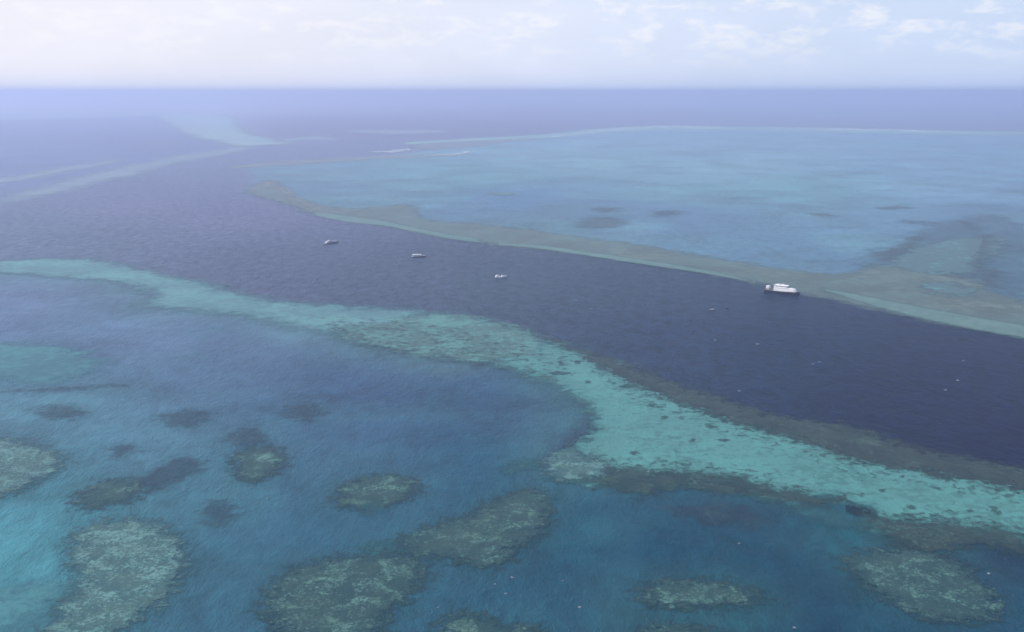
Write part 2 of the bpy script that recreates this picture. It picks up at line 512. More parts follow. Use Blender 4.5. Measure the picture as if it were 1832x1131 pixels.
# ------------------------------------------------------------------ haze
hb = bpy.data.meshes.new('haze')
x0, x1, y0, y1, z0, z1 = -28000, 28000, -28000, 28000, -5.0, H + 24.0
hb.from_pydata([(x, y, z) for x in (x0, x1) for y in (y0, y1) for z in (z0, z1)], [],
               [(0, 1, 3, 2), (4, 6, 7, 5), (0, 4, 5, 1), (2, 3, 7, 6), (0, 2, 6, 4), (1, 5, 7, 3)])
hm = bpy.data.materials.new('haze')
hm.use_nodes = True
ht = hm.node_tree
ht.nodes.clear()
pv = N(ht, 'ShaderNodeVolumePrincipled')
pv.inputs['Color'].default_value = (0.60, 0.69, 1.0, 1)
pv.inputs['Density'].default_value = 1 / 4300.0
pv.inputs['Anisotropy'].default_value = 0.3
ho = N(ht, 'ShaderNodeOutputMaterial')
ht.links.new(pv.outputs[0], ho.inputs['Volume'])
haze = link('haze', hb, hm)
tag(haze, kind='stuff')

#OBJECTS

# ------------------------------------------------------------------ reefs
def depth_at(px, py): return float(np.hypot(*at(px, py)))


def patch(name, poly, mat, step, margin, z0=0.10, dome=0.12, rough=0.08, parent=None, wobble=0.0, skirt=-3.0):
    """one mound of reef: outline on the sea plane -> a domed, rough-topped body that goes down below the surface.
    attribute 'edge' = metres inside (+) or outside (-) the outline."""
    poly = np.asarray(poly, float)
    lo, hi = poly.min(0) - margin, poly.max(0) + margin
    nx, ny = int((hi[0] - lo[0]) / step) + 2, int((hi[1] - lo[1]) / step) + 2
    gx = lo[0] + np.arange(nx) * step
    gy = lo[1] + np.arange(ny) * step
    X = np.stack(np.meshgrid(gx, gy, indexing='ij'), 2).reshape(-1, 2)
    Xw = X
    if wobble:
        wl = wobble * 5.0
        Xw = X + wobble * 2 * np.stack([fbm(X[:, 0] / wl, X[:, 1] / wl, 3) - .5, fbm(X[:, 0] / wl + 50, X[:, 1] / wl + 9, 3) - .5], 1)
    sd = signed_dist(Xw, poly)
    keep = sd > -margin
    kg = keep.reshape(nx, ny)
    cell = kg[:-1, :-1] & kg[1:, :-1] & kg[:-1, 1:] & kg[1:, 1:]
    ci, cj = np.nonzero(cell)
    q = np.stack([ci * ny + cj, (ci + 1) * ny + cj, (ci + 1) * ny + cj + 1, ci * ny + cj + 1], 1)
    used = np.unique(q)
    remap = -np.ones(nx * ny, int)
    remap[used] = np.arange(len(used))
    q = remap[q]
    X, sd = X[used], sd[used]
    cen = poly.mean(0)
    rise = sstep(sd, -margin, -margin * 0.75)
    z = -0.6 + rise * (0.6 + z0) + dome * sstep(sd, -margin * 0.75, margin * 2) + rise * rough * fbm(X[:, 0] / 2.2, X[:, 1] / 2.2, 4)
    # skirt down to the bed
    E = np.concatenate([q[:, [0, 1]], q[:, [1, 2]], q[:, [2, 3]], q[:, [3, 0]]])
    key = np.sort(E, 1)
    k1 = key[:, 0].astype(np.int64) * (len(X) + 1) + key[:, 1]
    _, inv, cnt = np.unique(k1, return_inverse=True, return_counts=True)
    be = E[cnt[inv] == 1]
    bv = np.unique(be)
    bm_ = -np.ones(len(X), int)
    bm_[bv] = np.arange(len(bv)) + len(X)
    sk = np.stack([be[:, 1], be[:, 0], bm_[be[:, 0]], bm_[be[:, 1]]], 1)
    V = np.concatenate([np.column_stack([X, z]), np.column_stack([X[bv], np.full(len(bv), skirt)])])
    V[:, 0] -= cen[0]; V[:, 1] -= cen[1]
    q = np.concatenate([q, sk])
    me = bpy.data.meshes.new(name)
    me.from_pydata(V.tolist(), [], q.tolist())
    me.update()
    at_ = me.attributes.new('edge', 'FLOAT', 'POINT')
    at_.data.foreach_set('value', np.concatenate([sd, sd[bv]]).astype(np.float32))
    me.polygons.foreach_set('use_smooth', [True] * len(me.polygons))
    o = link(name, me, mat, parent)
    o.location = (cen[0], cen[1], 0)
    return o


def px_poly(pts, n=5): return curve_pts([at(*p) for p in pts], True, n)


def band(up, lo, n=5):
    a = curve_pts([at(*p) for p in up], False, n)
    b = curve_pts([at(*p) for p in lo], False, n)
    return np.concatenate([a, b])


def strip(pts, n=5):
    """(px, py, thickness in px) along a line -> band"""
    up = [(x, y - t / 2) for x, y, t in pts]
    dn = [(x, y + t / 2) for x, y, t in reversed(pts)]
    return band(up, dn, n)


# colours are linear reflectances seen through one or two metres of water
SAND, SAND_D = (0.062, 0.245, 0.225), (0.045, 0.135, 0.125)
M = {}
BROWN = (0.075, 0.120, 0.108)
M['sand_near'] = reef_mat('sand_flat', (0.078, 0.238, 0.230), (0.045, 0.140, 0.137), (0.048, 0.170, 0.175), scale=0.26, fade=14.0, ragged=4.0, rimw=24, mott=0.85, lo=0.55, hi=0.66, alt=(0.062, 0.170, 0.165), altk=0.55)
M['sand_mid'] = reef_mat('sand_flat_mottled', (0.084, 0.235, 0.220), (0.048, 0.100, 0.098), (0.045, 0.125, 0.140), scale=0.24, fade=22.0, ragged=5.5, rimw=26, mott=0.85, lo=0.50, hi=0.63, alt=BROWN, altk=0.2)
M['sand_far'] = reef_mat('sand_flat_pale', (0.102, 0.258, 0.260), (0.065, 0.155, 0.170), (0.060, 0.160, 0.190), scale=0.15, fade=32, ragged=6, rimw=36, mott=0.85, lo=0.50, hi=0.64, alt=(0.07, 0.165, 0.19), altk=0.5)
M['rim_brown'] = reef_mat('algae_coral_rim', (0.052, 0.096, 0.084), (0.024, 0.040, 0.042), (0.020, 0.042, 0.050), scale=0.46, fade=11, ragged=4.6, rimw=15, mott=1.0, lo=0.45, hi=0.56, opacity=0.92, alt=(0.040, 0.070, 0.062), altk=0.6)
M['rim_dark'] = reef_mat('dark_coral_rim', (0.052, 0.122, 0.110), (0.017, 0.044, 0.050), (0.013, 0.044, 0.056), scale=0.50, fade=13, ragged=3.6, rimw=12, mott=1.0, lo=0.46, hi=0.57, opacity=0.8, alt=(0.05, 0.085, 0.070), altk=0.5)
M['rim_faint'] = reef_mat('faint_coral_rim', (0.040, 0.085, 0.090), (0.018, 0.048, 0.07), (0.014, 0.050, 0.08), scale=0.34, fade=14, ragged=3.0, rimw=12, mott=1.0, lo=0.44, hi=0.58, opacity=0.42, clump=(0.06, 0.45, 0.62, 20.0, 0.0))
M['tan'] = reef_mat('tan_reef_flat', (0.145, 0.200, 0.165), (0.090, 0.130, 0.116), (0.10, 0.18, 0.19), scale=0.11, fade=24, ragged=5.5, rimw=28, mott=1.0, lo=0.46, hi=0.58, opacity=0.82, alt=(0.110, 0.205, 0.190), altk=0.5)
M['tan_patch'] = reef_mat('tan_coral_patch', (0.095, 0.145, 0.125), (0.056, 0.090, 0.088), (0.070, 0.13, 0.15), scale=0.13, fade=24, ragged=8, rimw=26, mott=1.0, lo=0.45, hi=0.57, opacity=0.44)
M['field'] = reef_mat('mottled_coral_field', (0.110, 0.260, 0.295), (0.078, 0.130, 0.150), (0.08, 0.19, 0.25), scale=0.09, fade=34, ragged=9, rimw=30, mott=1.0, lo=0.49, hi=0.57, opacity=0.42)
M['pale_edge'] = reef_mat('pale_reef_edge', (0.130, 0.225, 0.205), (0.080, 0.160, 0.150), (0.085, 0.15, 0.15), scale=0.12, fade=11, ragged=1.0, rimw=6, mott=0.7, lo=0.45, hi=0.62, opacity=0.9)
M['pool'] = reef_mat('turquoise_pool', (0.095, 0.270, 0.280), (0.080, 0.15, 0.155), (0.06, 0.14, 0.15), scale=0.14, fade=12, ragged=8, rimw=10, mott=1.0, lo=0.46, hi=0.54, opacity=0.85)
M['patch_pale'] = reef_mat('pale_patch_reef', (0.130, 0.270, 0.262), (0.042, 0.106, 0.114), (0.024, 0.078, 0.100), scale=0.80, fade=9, ragged=2.9, rimw=13, mott=1.0, lo=0.485, hi=0.60, opacity=0.92, alt=(0.085, 0.150, 0.130), altk=0.35)
M['patch_mid'] = reef_mat('green_patch_reef', (0.098, 0.212, 0.186), (0.024, 0.066, 0.074), (0.014, 0.050, 0.066), scale=0.80, fade=9, ragged=3.0, rimw=14, mott=1.0, lo=0.468, hi=0.570, opacity=0.9, alt=(0.050, 0.095, 0.080), altk=0.35)
M['patch_dark'] = reef_mat('dark_patch_reef', (0.060, 0.110, 0.115), (0.020, 0.048, 0.075), (0.022, 0.060, 0.090), scale=0.5, fade=10, ragged=3.4, rimw=9, mott=1.0, lo=0.46, hi=0.57, opacity=0.5)
M['patch_sand'] = reef_mat('pale_sand_patch', (0.075, 0.235, 0.260), (0.042, 0.140, 0.180), (0.035, 0.13, 0.19), scale=0.16, fade=28, ragged=5, rimw=20, mott=0.8, lo=0.48, hi=0.64, opacity=0.75)
M['halo'] = reef_mat('sand_halo', (0.036, 0.150, 0.160), (0.020, 0.085, 0.105), (0.02, 0.09, 0.12), scale=0.3, fade=9, ragged=2.4, rimw=6, mott=0.9, lo=0.46, hi=0.62, opacity=0.6)
M['spot'] = reef_mat('dark_coral', (0.034, 0.085, 0.082), (0.018, 0.050, 0.052), (0.028, 0.09, 0.09), scale=1.0, fade=1.6, ragged=0.95, rimw=1.4, mott=1.0, opacity=0.55)
M['clumps'] = reef_mat('scattered_coral_clumps', (0.040, 0.095, 0.088), (0.020, 0.052, 0.054), (0.036, 0.10, 0.10), scale=0.7, fade=5, ragged=2.5, rimw=2, mott=1.0, opacity=0.45, clump=(0.24, 0.51, 0.62, 16.0, 0.0))
M['clumps_soft'] = reef_mat('soft_coral_clumps', (0.060, 0.120, 0.110), (0.034, 0.080, 0.080), (0.045, 0.11, 0.11), scale=0.4, fade=9, ragged=3, rimw=4, mott=1.0, opacity=0.5, clump=(0.15, 0.49, 0.64, 20.0, 0.0))
M['sparse'] = reef_mat('sparse_coral_specks', (0.050, 0.130, 0.125), (0.030, 0.085, 0.085), (0.045, 0.13, 0.13), scale=0.6, fade=6, ragged=2, rimw=4, mott=1.0, opacity=0.4, clump=(0.33, 0.61, 0.69, 20.0, 0.0))
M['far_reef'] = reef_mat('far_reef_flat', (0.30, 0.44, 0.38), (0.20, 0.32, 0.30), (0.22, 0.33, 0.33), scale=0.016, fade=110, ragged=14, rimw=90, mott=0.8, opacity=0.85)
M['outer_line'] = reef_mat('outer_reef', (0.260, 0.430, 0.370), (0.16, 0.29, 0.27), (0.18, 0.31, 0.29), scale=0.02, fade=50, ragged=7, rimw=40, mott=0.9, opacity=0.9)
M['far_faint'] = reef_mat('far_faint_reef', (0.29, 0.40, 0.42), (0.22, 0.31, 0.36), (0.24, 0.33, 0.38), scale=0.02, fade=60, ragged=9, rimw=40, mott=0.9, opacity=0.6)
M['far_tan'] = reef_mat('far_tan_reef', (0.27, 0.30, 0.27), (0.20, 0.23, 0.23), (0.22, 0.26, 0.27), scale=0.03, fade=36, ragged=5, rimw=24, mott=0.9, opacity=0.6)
M['surf'] = reef_mat('surf', (0.75, 0.78, 0.72), (0.35, 0.45, 0.44), (0.45, 0.52, 0.50), scale=0.05, fade=9, ragged=1.2, rimw=8, mott=1.0, lo=0.46, hi=0.62, opacity=0.85, clump=(0.02, 0.40, 0.56, 40.0, 0.0))

# --- the near reef bank, running across the picture
nb = empty('reef_bank', (0, 0, 0))
tag(nb, 'long turquoise sand-topped reef bank on the near side of the dark channel', 'reef')
cut = 640


def part(name, poly, mat, step, margin, z0, label=None, parent=None, **k):
    o = patch(name, poly, M[mat], step, margin, z0=z0, parent=parent, **k)
    if label: o['label'] = label
    return o


AU_L = [p for p in A_UP if p[0] <= 560]
AL_L = [p for p in A_LO if p[0] <= 620]
part('sand_flat', band(A_UP[:14] + [(800, 562), (840, 570)], [(780, 590), (700, 604), (650, 610), (620, 606)] + AL_L), 'sand_far', 2.2, 44, 0.10, 'pale far end of the bank tapering along the channel', nb)
part('sand_flat', band([(690, 566), (760, 562)] + A_UP[14:21], [(1090, 742), (1060, 748), (1050, 725), (1010, 700), (960, 680), (900, 657), (830, 647), (760, 640), (700, 630), (650, 618), (610, 602), (600, 588), (640, 576)]),
     'sand_mid', 1.6, 36, 0.13, 'mottled green and turquoise middle of the bank', nb)
part('sand_flat', band([(985, 611), (1030, 628), (1060, 640), (1110, 660), (1160, 686), (1220, 708), (1280, 730), (1350, 752), (1420, 772), (1480, 782), (1540, 800), (1600, 818), (1700, 834), (1780, 850), (1832, 862), (1900, 880), (2050, 915)], A_LO[:17] + [(1015, 800), (1040, 785), (1058, 760), (1050, 728), (1010, 700), (975, 684), (930, 666), (885, 650), (930, 630)]),
     'sand_near', 1.3, 26, 0.16, 'wide bright turquoise near end of the bank', nb)
part('coral_rim', band([(985, 606)] + A_UP[18:], [(2050, 935), (1900, 903), (1832, 884), (1770, 868), (1700, 857), (1620, 843), (1560, 832), (1510, 820), (1450, 798), (1390, 780), (1330, 764), (1270, 742),
                                               (1210, 722), (1150, 697), (1100, 672), (1040, 640)]),
     'rim_brown', 1.2, 30, 0.24, 'brown coral rim dropping off into the channel', nb)
part('coral_rim', band([(1020, 815), (1060, 830), (1120, 836), (1200, 842), (1300, 848), (1370, 866), (1440, 882), (1490, 886), (1525, 886)],
                       [(1505, 898), (1460, 907), (1400, 899), (1300, 886), (1220, 876), (1150, 886), (1080, 874), (1040, 858)]), 'rim_dark', 0.9, 17, 0.24, 'dark mottled coral rim on the lagoon side', nb)
part('coral_rim', band([(1535, 905), (1590, 926), (1680, 930), (1750, 941), (1832, 956), (1900, 966), (2050, 1000)],
                       [(2050, 1060), (1900, 1012), (1832, 992), (1760, 982), (1690, 990), (1640, 992), (1590, 968), (1550, 932)]), 'rim_dark', 0.9, 17, 0.25, 'dark coral rim at the near right end', nb)
part('coral_rim', strip([(600, 604, 5), (660, 618, 9), (740, 634, 12), (820, 645, 14), (880, 655, 20), (930, 672, 20), (975, 690, 10)]), 'rim_faint', 1.3, 18, 0.24,
     'faint purplish coral edge on the lagoon side', nb)
part('coral_scatter', strip([(1020, 712, 18), (1060, 738, 50), (1056, 768, 50), (1020, 794, 24)]), 'clumps_soft', 0.9, 9, 0.42, 'broken dark coral clumps at the inner bend', nb)
HALOS.append((px_poly([(960, 690), (1030, 712), (1060, 745), (1050, 780), (1000, 800), (960, 815), (990, 770), (1000, 735)]), 0.45, 16.0, (0.035, 0.120, 0.135)))

RIM_LOW = [(985, 618), (1040, 645), (1100, 678), (1150, 702), (1210, 727), (1270, 748), (1330, 770), (1390, 787), (1450, 804), (1510, 826), (1560, 838), (1620, 849), (1700, 862), (1770, 873), (1832, 889), (1900, 906)]
part('coral_scatter', strip([(x, y + 2, 22 + 18 * (x > 1080)) for x, y in RIM_LOW]), 'clumps', 1.2, 9, 0.42, 'dark coral clumps breaking up the brown rim towards the sand', nb)
part('coral_scatter', strip([(1030, 812, 14), (1100, 830, 24), (1200, 838, 26), (1300, 846, 26), (1380, 862, 24), (1460, 880, 16)]), 'clumps', 1.0, 8, 0.42, 'coral clumps along the lagoon-side rim', nb)
part('coral_scatter', strip([(1545, 908, 14), (1620, 926, 30), (1700, 932, 32), (1780, 944, 30), (1860, 960, 30)]), 'clumps', 1.0, 8, 0.42, 'coral clumps at the near right rim', nb)
part('coral_scatter', band([(560, 566), (660, 572), (760, 580), (860, 594), (930, 610), (985, 630), (1030, 655)], [(1010, 690), (960, 672), (900, 650), (830, 640), (760, 632), (680, 618), (600, 596)]), 'clumps_soft', 1.8, 12, 0.36,
     'greenish coral mottling on the middle of the bank', nb)
part('coral_scatter', band([(1010, 640), (1080, 690), (1180, 740), (1300, 790), (1450, 830), (1600, 868), (1800, 905)], [(1820, 940), (1700, 915), (1560, 880), (1400, 850), (1250, 830), (1100, 820), (1060, 790), (1065, 740), (1020, 690)]), 'sparse', 1.6, 9, 0.34,
     'sparse coral specks on the open sand', nb)

pr = patch('coral_reef', px_poly([(968, 830), (985, 812), (1015, 803), (1050, 812), (1090, 828), (1085, 850), (1050, 860), (1010, 864), (980, 856)]), M['patch_pale'], 0.6, 6, z0=0.3)
tag(pr, 'mottled grey-green coral spur jutting into the lagoon from the bank\'s inner bend', 'coral reef')

# --- the far reef bank
fb = empty('reef_bank', (0, 0, 0))
tag(fb, 'long tan reef bank on the far side of the channel, behind the anchored ship', 'reef')
part('reef_flat', band(B_LO, B_UP), 'tan', 3.5, 34, 0.12, None, fb)
part('sand_edge', strip([(560, 382, 8), (620, 392, 12), (680, 399, 10), (740, 411, 9), (800, 423, 9), (860, 431, 8)]), 'pale_edge', 3.0, 16, 0.24, None, fb)
part('sand_edge', strip([(885, 437, 3), (960, 442, 7), (1060, 456, 8), (1140, 468, 9), (1220, 480, 9), (1290, 492, 7), (1340, 504, 4)]), 'pale_edge', 2.4, 12, 0.34, None, fb)
part('sand_edge', strip([(1470, 518, 6), (1520, 530, 12), (1580, 545, 18), (1660, 562, 22), (1740, 578, 24), (1832, 594, 24), (1900, 606, 24), (2050, 634, 26)]), 'pale_edge', 1.8, 12, 0.26, None, fb)
part('pool', px_poly([(1645, 508), (1690, 505), (1740, 517), (1755, 528), (1700, 530), (1665, 524)]), 'pool', 1.6, 14, 0.27, 'turquoise pool in the tan reef flat', fb)
part('pool', px_poly([(1600, 462), (1650, 440), (1720, 425), (1790, 425), (1800, 445), (1760, 470), (1742, 490), (1680, 490), (1620, 482)]), 'pool', 2.4, 18, 0.27, None, fb)


def reef(poly, mat, label, step=None, margin=None, z0=0.2, name='coral_reef', cat='coral reef', group=None, **k):
    P = px_poly(poly)
    d = float(np.hypot(*P.mean(0)))
    o = patch(name, P, M[mat], step or max(0.5, d * 0.0014), margin or 14, z0=z0, **k)
    if mat in ('patch_pale', 'patch_mid'): HALOS.append((P, 0.38, 13.0, (0.022, 0.085, 0.102)))
    if mat == 'patch_dark': HALOS.append((P, 0.18, 9.0, (0.022, 0.080, 0.105)))
    return tag(o, label, cat, group)


def blob(cx, cy, w, h, rot=0.0, n=9, seed=0):
    r = random.Random(seed)
    out = []
    for i in range(n):
        a = 2 * math.pi * i / n
        k = r.uniform(0.75, 1.15)
        x, y = math.cos(a) * w / 2 * k, math.sin(a) * h / 2 * k
        out.append((cx + x * math.cos(rot) - y * math.sin(rot), cy + x * math.sin(rot) + y * math.cos(rot)))
    return out


G1 = 'patch reefs in the near lagoon'
# foreground patch reefs
reef([(-60, 800), (0, 785), (60, 793), (105, 812), (118, 832), (70, 862), (0, 893), (-60, 905)], 'patch_pale', 'pale grey-green patch reef with a purple edge, cut by the left side of the photo', group=G1, z0=0.22)
reef([(-40, 1068), (30, 1042), (90, 1045), (112, 1080), (105, 1131), (60, 1200), (-60, 1200)], 'patch_sand', 'pale turquoise sand patch in the bottom left corner', name='sand_patch', cat='sand patch', z0=0.12, margin=12)
reef([(138, 948), (190, 930), (255, 930), (305, 944), (330, 975), (333, 1020), (314, 1062), (272, 1098), (215, 1138), (150, 1175), (80, 1190), (40, 1165), (85, 1122), (95, 1085), (130, 1050), (118, 1005), (120, 970)], 'patch_pale',
     'large round mottled reef near the bottom left corner, with a greenish rim on its right', group=G1, z0=0.24)
reef([(135, 885), (180, 862), (240, 858), (262, 872), (235, 898), (200, 905), (160, 915), (130, 905)], 'patch_mid', 'small mottled reef just above the large round one, touching a long streaked one', group=G1, z0=0.2)
reef([(245, 868), (265, 845), (310, 822), (350, 818), (366, 836), (330, 858), (280, 880)], 'patch_dark', 'slanting streaked purplish reef with pale lines, left of the lone round green one', group=G1, z0=0.22)
reef([(415, 820), (440, 803), (480, 798), (508, 806), (512, 832), (480, 855), (440, 866), (416, 850)], 'patch_mid', 'lone round green reef left of centre in the near lagoon', group=G1, z0=0.2)
reef(blob(440, 783, 90, 36, 0, 9, 3), 'patch_dark', 'faint dark smudge of coral above the lone round green reef', group=G1)
reef(blob(392, 922, 66, 46, -0.2, 9, 4), 'patch_dark', 'small purplish-brown coral patch right of the large round reef\'s top', group=G1)
reef([(596, 885), (625, 860), (680, 850), (735, 852), (752, 868), (745, 888), (700, 905), (650, 912), (605, 905)], 'patch_mid', 'speckled yellow-green reef alone between the round green one and the long central reef', group=G1)
reef([(640, 905), (680, 903), (690, 918), (655, 922)], 'halo', 'small turquoise sand puddle under the speckled yellow-green reef', name='sand_patch', cat='sand patch', z0=0.25)
reef([(712, 968), (750, 945), (820, 925), (870, 900), (925, 876), (975, 880), (988, 915), (975, 955), (930, 985), (905, 1012), (850, 1018), (800, 1003), (760, 1000), (725, 990)], 'patch_mid',
     'long slanting mottled reef in the bottom centre, widest at its upper right', group=G1, z0=0.24)
reef([(472, 1055), (520, 1018), (590, 1000), (680, 990), (752, 1003), (765, 1045), (710, 1090), (670, 1150), (560, 1180), (495, 1130), (466, 1095)], 'patch_mid',
     'broad mottled reef at the bottom edge, below the left end of the long slanting one', group=G1, z0=0.22)
reef([(640, 985), (675, 968), (720, 975), (735, 992), (690, 998)], 'halo', 'turquoise sand gap between the long slanting reef and the broad one below it', name='sand_patch', cat='sand patch', z0=0.15)
reef([(1130, 1062), (1165, 1040), (1240, 1035), (1320, 1043), (1372, 1066), (1350, 1086), (1260, 1092), (1175, 1089)], 'patch_mid', 'flat oval reef with pale lumps at the bottom, right of centre', group=G1, z0=0.2)
reef([(1500, 1000), (1550, 984), (1650, 982), (1720, 1008), (1772, 1050), (1798, 1092), (1760, 1116), (1680, 1116), (1600, 1088), (1535, 1045)], 'patch_mid',
     'big oval green-grey reef in the bottom right corner', group=G1, z0=0.25)
reef([(785, 1112), (850, 1098), (910, 1113), (975, 1125), (985, 1180), (800, 1190)], 'patch_mid', 'reef cut off by the bottom edge just left of centre', group=G1)
reef([(1140, 1135), (1180, 1116), (1260, 1122), (1300, 1150), (1280, 1190), (1150, 1190)], 'patch_mid', 'reef sliver at the bottom edge below the flat oval reef', group=G1)
reef(blob(330, 748, 90, 30, 0, 9, 5), 'patch_dark', 'faint purple coral patch high in the near lagoon, above the streaked reef', group=G1)
reef(blob(105, 738, 100, 30, 0, 9, 6), 'patch_dark', 'faint purple coral patch near the left edge, under the pale sand patch', group=G1)
reef(blob(545, 738, 90, 36, 0, 9, 7), 'patch_dark', 'faint brownish coral patch in the middle of the near lagoon', group=G1)
reef(blob(225, 806, 60, 20, -0.2, 9, 8), 'patch_dark', 'thin dark coral smudge above the small mottled reef', group=G1)
reef(blob(1290, 922, 190, 40, 0.1, 11, 9), 'patch_dark', 'dark smudge of deep coral under the inner rim of the near bank', group=G1)
reef(blob(1465, 925, 150, 34, 0.15, 11, 12), 'halo', 'turquoise sand slope below the hooked end of the inner rim', name='sand_patch', cat='sand patch', z0=0.12)
reef(blob(1555, 945, 90, 34, 0.5, 11, 13), 'halo', 'turquoise sand slope beside the near right coral rim', name='sand_patch', cat='sand patch', z0=0.12)
reef(blob(935, 835, 90, 22, -0.2, 9, 14), 'halo', 'turquoise sand streak left of the grey-green coral spur', name='sand_patch', cat='sand patch', z0=0.12)
reef([(-40, 622), (40, 612), (120, 618), (175, 634), (195, 652), (150, 674), (70, 690), (0, 684), (-40, 680)], 'patch_sand', 'pale turquoise sand patch at the left edge between bank and patch reefs', name='sand_patch',
     cat='sand patch', z0=0.12, margin=14)
reef(blob(90, 697, 240, 8, -0.05, 9, 15), 'patch_dark', 'thin dark coral line under the left-edge sand patch')

# reefs in the far lagoon
G2 = 'coral patches in the far lagoon'
reef([(1030, 400), (1060, 390), (1110, 390), (1125, 402), (1090, 410), (1045, 409)], 'tan_patch', 'lone tan coral patch in the far lagoon above the reef bank', group=G2, margin=36, z0=0.2)
reef(blob(1085, 376, 60, 9, 0, 9, 21), 'tan_patch', 'thin brown streak just beyond the lone tan coral patch', group=G2, margin=34)
reef(blob(1190, 382, 56, 12, 0, 9, 22), 'tan_patch', 'small brown patch right of the lone tan coral patch', group=G2, margin=34)
reef([(1560, 452), (1600, 440), (1650, 420), (1640, 445), (1610, 462), (1580, 470)], 'tan_patch', 'brownish coral streak climbing left of the turquoise pools', group=G2, margin=32)
reef([(1730, 440), (1745, 425), (1775, 422), (1785, 445), (1770, 470), (1790, 492), (1770, 510), (1745, 490), (1738, 465)], 'tan_patch', 'tan coral finger between the turquoise pools and the blue right edge', group=G2, margin=30, z0=0.33)
reef(blob(1465, 385, 50, 9, 0, 9, 23), 'tan_patch', 'faint brown fleck above the bank\'s right half', group=G2, margin=32)
reef(blob(1600, 372, 80, 7, 0, 9, 24), 'tan_patch', 'faint brown streak highest in the right of the far lagoon', group=G2, margin=32)
reef(blob(1735, 405, 50, 14, 0.3, 9, 25), 'tan_patch', 'small brown fleck above the tan coral finger', group=G2, margin=30)
reef(blob(1640, 398, 70, 8, 0, 9, 26), 'tan_patch', 'faint brown fleck midway between the highest streak and the coral streak', group=G2, margin=30)
reef(blob(895, 347, 50, 5, 0, 9, 27), 'pale_edge', 'tiny pale streak in the left half of the far lagoon', group=G2, margin=34)

reef([(1530, 475), (1580, 440), (1640, 410), (1700, 392), (1780, 385), (1850, 410), (1900, 450), (1900, 570), (1800, 530), (1700, 498), (1600, 480)], 'field', 'wide mottled coral field fading into the blue at the right edge', margin=55, z0=0.16)

# far reefs
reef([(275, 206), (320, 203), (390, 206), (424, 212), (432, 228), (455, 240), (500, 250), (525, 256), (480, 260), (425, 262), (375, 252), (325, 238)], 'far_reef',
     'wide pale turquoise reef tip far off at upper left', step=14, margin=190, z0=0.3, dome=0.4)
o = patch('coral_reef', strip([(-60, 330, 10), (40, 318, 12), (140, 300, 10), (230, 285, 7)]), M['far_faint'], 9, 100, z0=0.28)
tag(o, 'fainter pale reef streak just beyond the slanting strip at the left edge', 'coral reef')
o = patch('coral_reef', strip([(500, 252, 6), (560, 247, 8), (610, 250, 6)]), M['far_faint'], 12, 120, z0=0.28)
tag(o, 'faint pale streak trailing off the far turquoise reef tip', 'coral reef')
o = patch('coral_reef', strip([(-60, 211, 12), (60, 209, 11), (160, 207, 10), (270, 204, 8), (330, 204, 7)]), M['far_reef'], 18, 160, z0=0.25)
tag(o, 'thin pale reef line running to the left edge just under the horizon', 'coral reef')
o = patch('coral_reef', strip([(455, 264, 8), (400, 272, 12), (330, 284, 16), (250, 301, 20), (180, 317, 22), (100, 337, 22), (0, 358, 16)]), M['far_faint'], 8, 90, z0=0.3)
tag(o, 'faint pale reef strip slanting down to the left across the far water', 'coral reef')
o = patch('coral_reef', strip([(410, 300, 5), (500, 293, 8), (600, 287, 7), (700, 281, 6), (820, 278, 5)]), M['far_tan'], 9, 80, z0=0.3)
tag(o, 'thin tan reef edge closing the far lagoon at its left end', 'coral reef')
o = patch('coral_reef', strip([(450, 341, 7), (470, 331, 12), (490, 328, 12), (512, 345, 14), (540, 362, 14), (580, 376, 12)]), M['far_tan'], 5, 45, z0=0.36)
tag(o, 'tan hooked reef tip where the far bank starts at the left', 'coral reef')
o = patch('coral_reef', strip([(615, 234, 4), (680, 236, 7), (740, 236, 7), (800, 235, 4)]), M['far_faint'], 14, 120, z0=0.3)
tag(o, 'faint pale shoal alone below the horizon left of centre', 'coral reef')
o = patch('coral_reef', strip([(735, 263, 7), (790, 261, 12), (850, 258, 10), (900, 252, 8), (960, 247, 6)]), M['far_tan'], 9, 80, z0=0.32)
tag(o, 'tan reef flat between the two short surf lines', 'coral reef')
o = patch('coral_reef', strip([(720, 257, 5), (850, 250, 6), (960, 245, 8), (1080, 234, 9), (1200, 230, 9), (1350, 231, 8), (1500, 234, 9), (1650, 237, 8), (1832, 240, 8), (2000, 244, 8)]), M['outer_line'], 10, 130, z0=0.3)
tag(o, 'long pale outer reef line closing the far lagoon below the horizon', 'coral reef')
for pts, lab in (([(664, 273, 2.6), (700, 271.5, 4.2), (734, 267.5, 4)], 'short bright surf line at the tan reef, left one'),
                 ([(775, 278, 2), (812, 277, 4.2), (842, 270.5, 3.4)], 'short curved surf line right of the brightest one'),
                 ([(980, 246, 2), (1050, 238, 4), (1110, 230.5, 4), (1200, 226.5, 4), (1290, 228.5, 2)], 'long pale surf line where the outer reef bends'),
                 ([(1380, 229.5, 2), (1460, 231, 3.4), (1520, 232, 4.4), (1610, 233.5, 3.4), (1740, 237, 2)], 'thin white surf line on the outer reef, towards the right')):
    o = patch('surf_line', strip(pts), M['surf'], 6, 45, z0=0.5)
    tag(o, lab, 'surf', 'surf breaking on the outer reef')

HALOS.append((band(A_UP, A_LO), 0.30, 14.0, (0.030, 0.105, 0.120)))
HALOS.append((band([p for p in A_UP if p[0] < 900], [p for p in A_LO if p[0] < 900]), 0.60, 34.0, (0.060, 0.150, 0.175)))
build_sea()

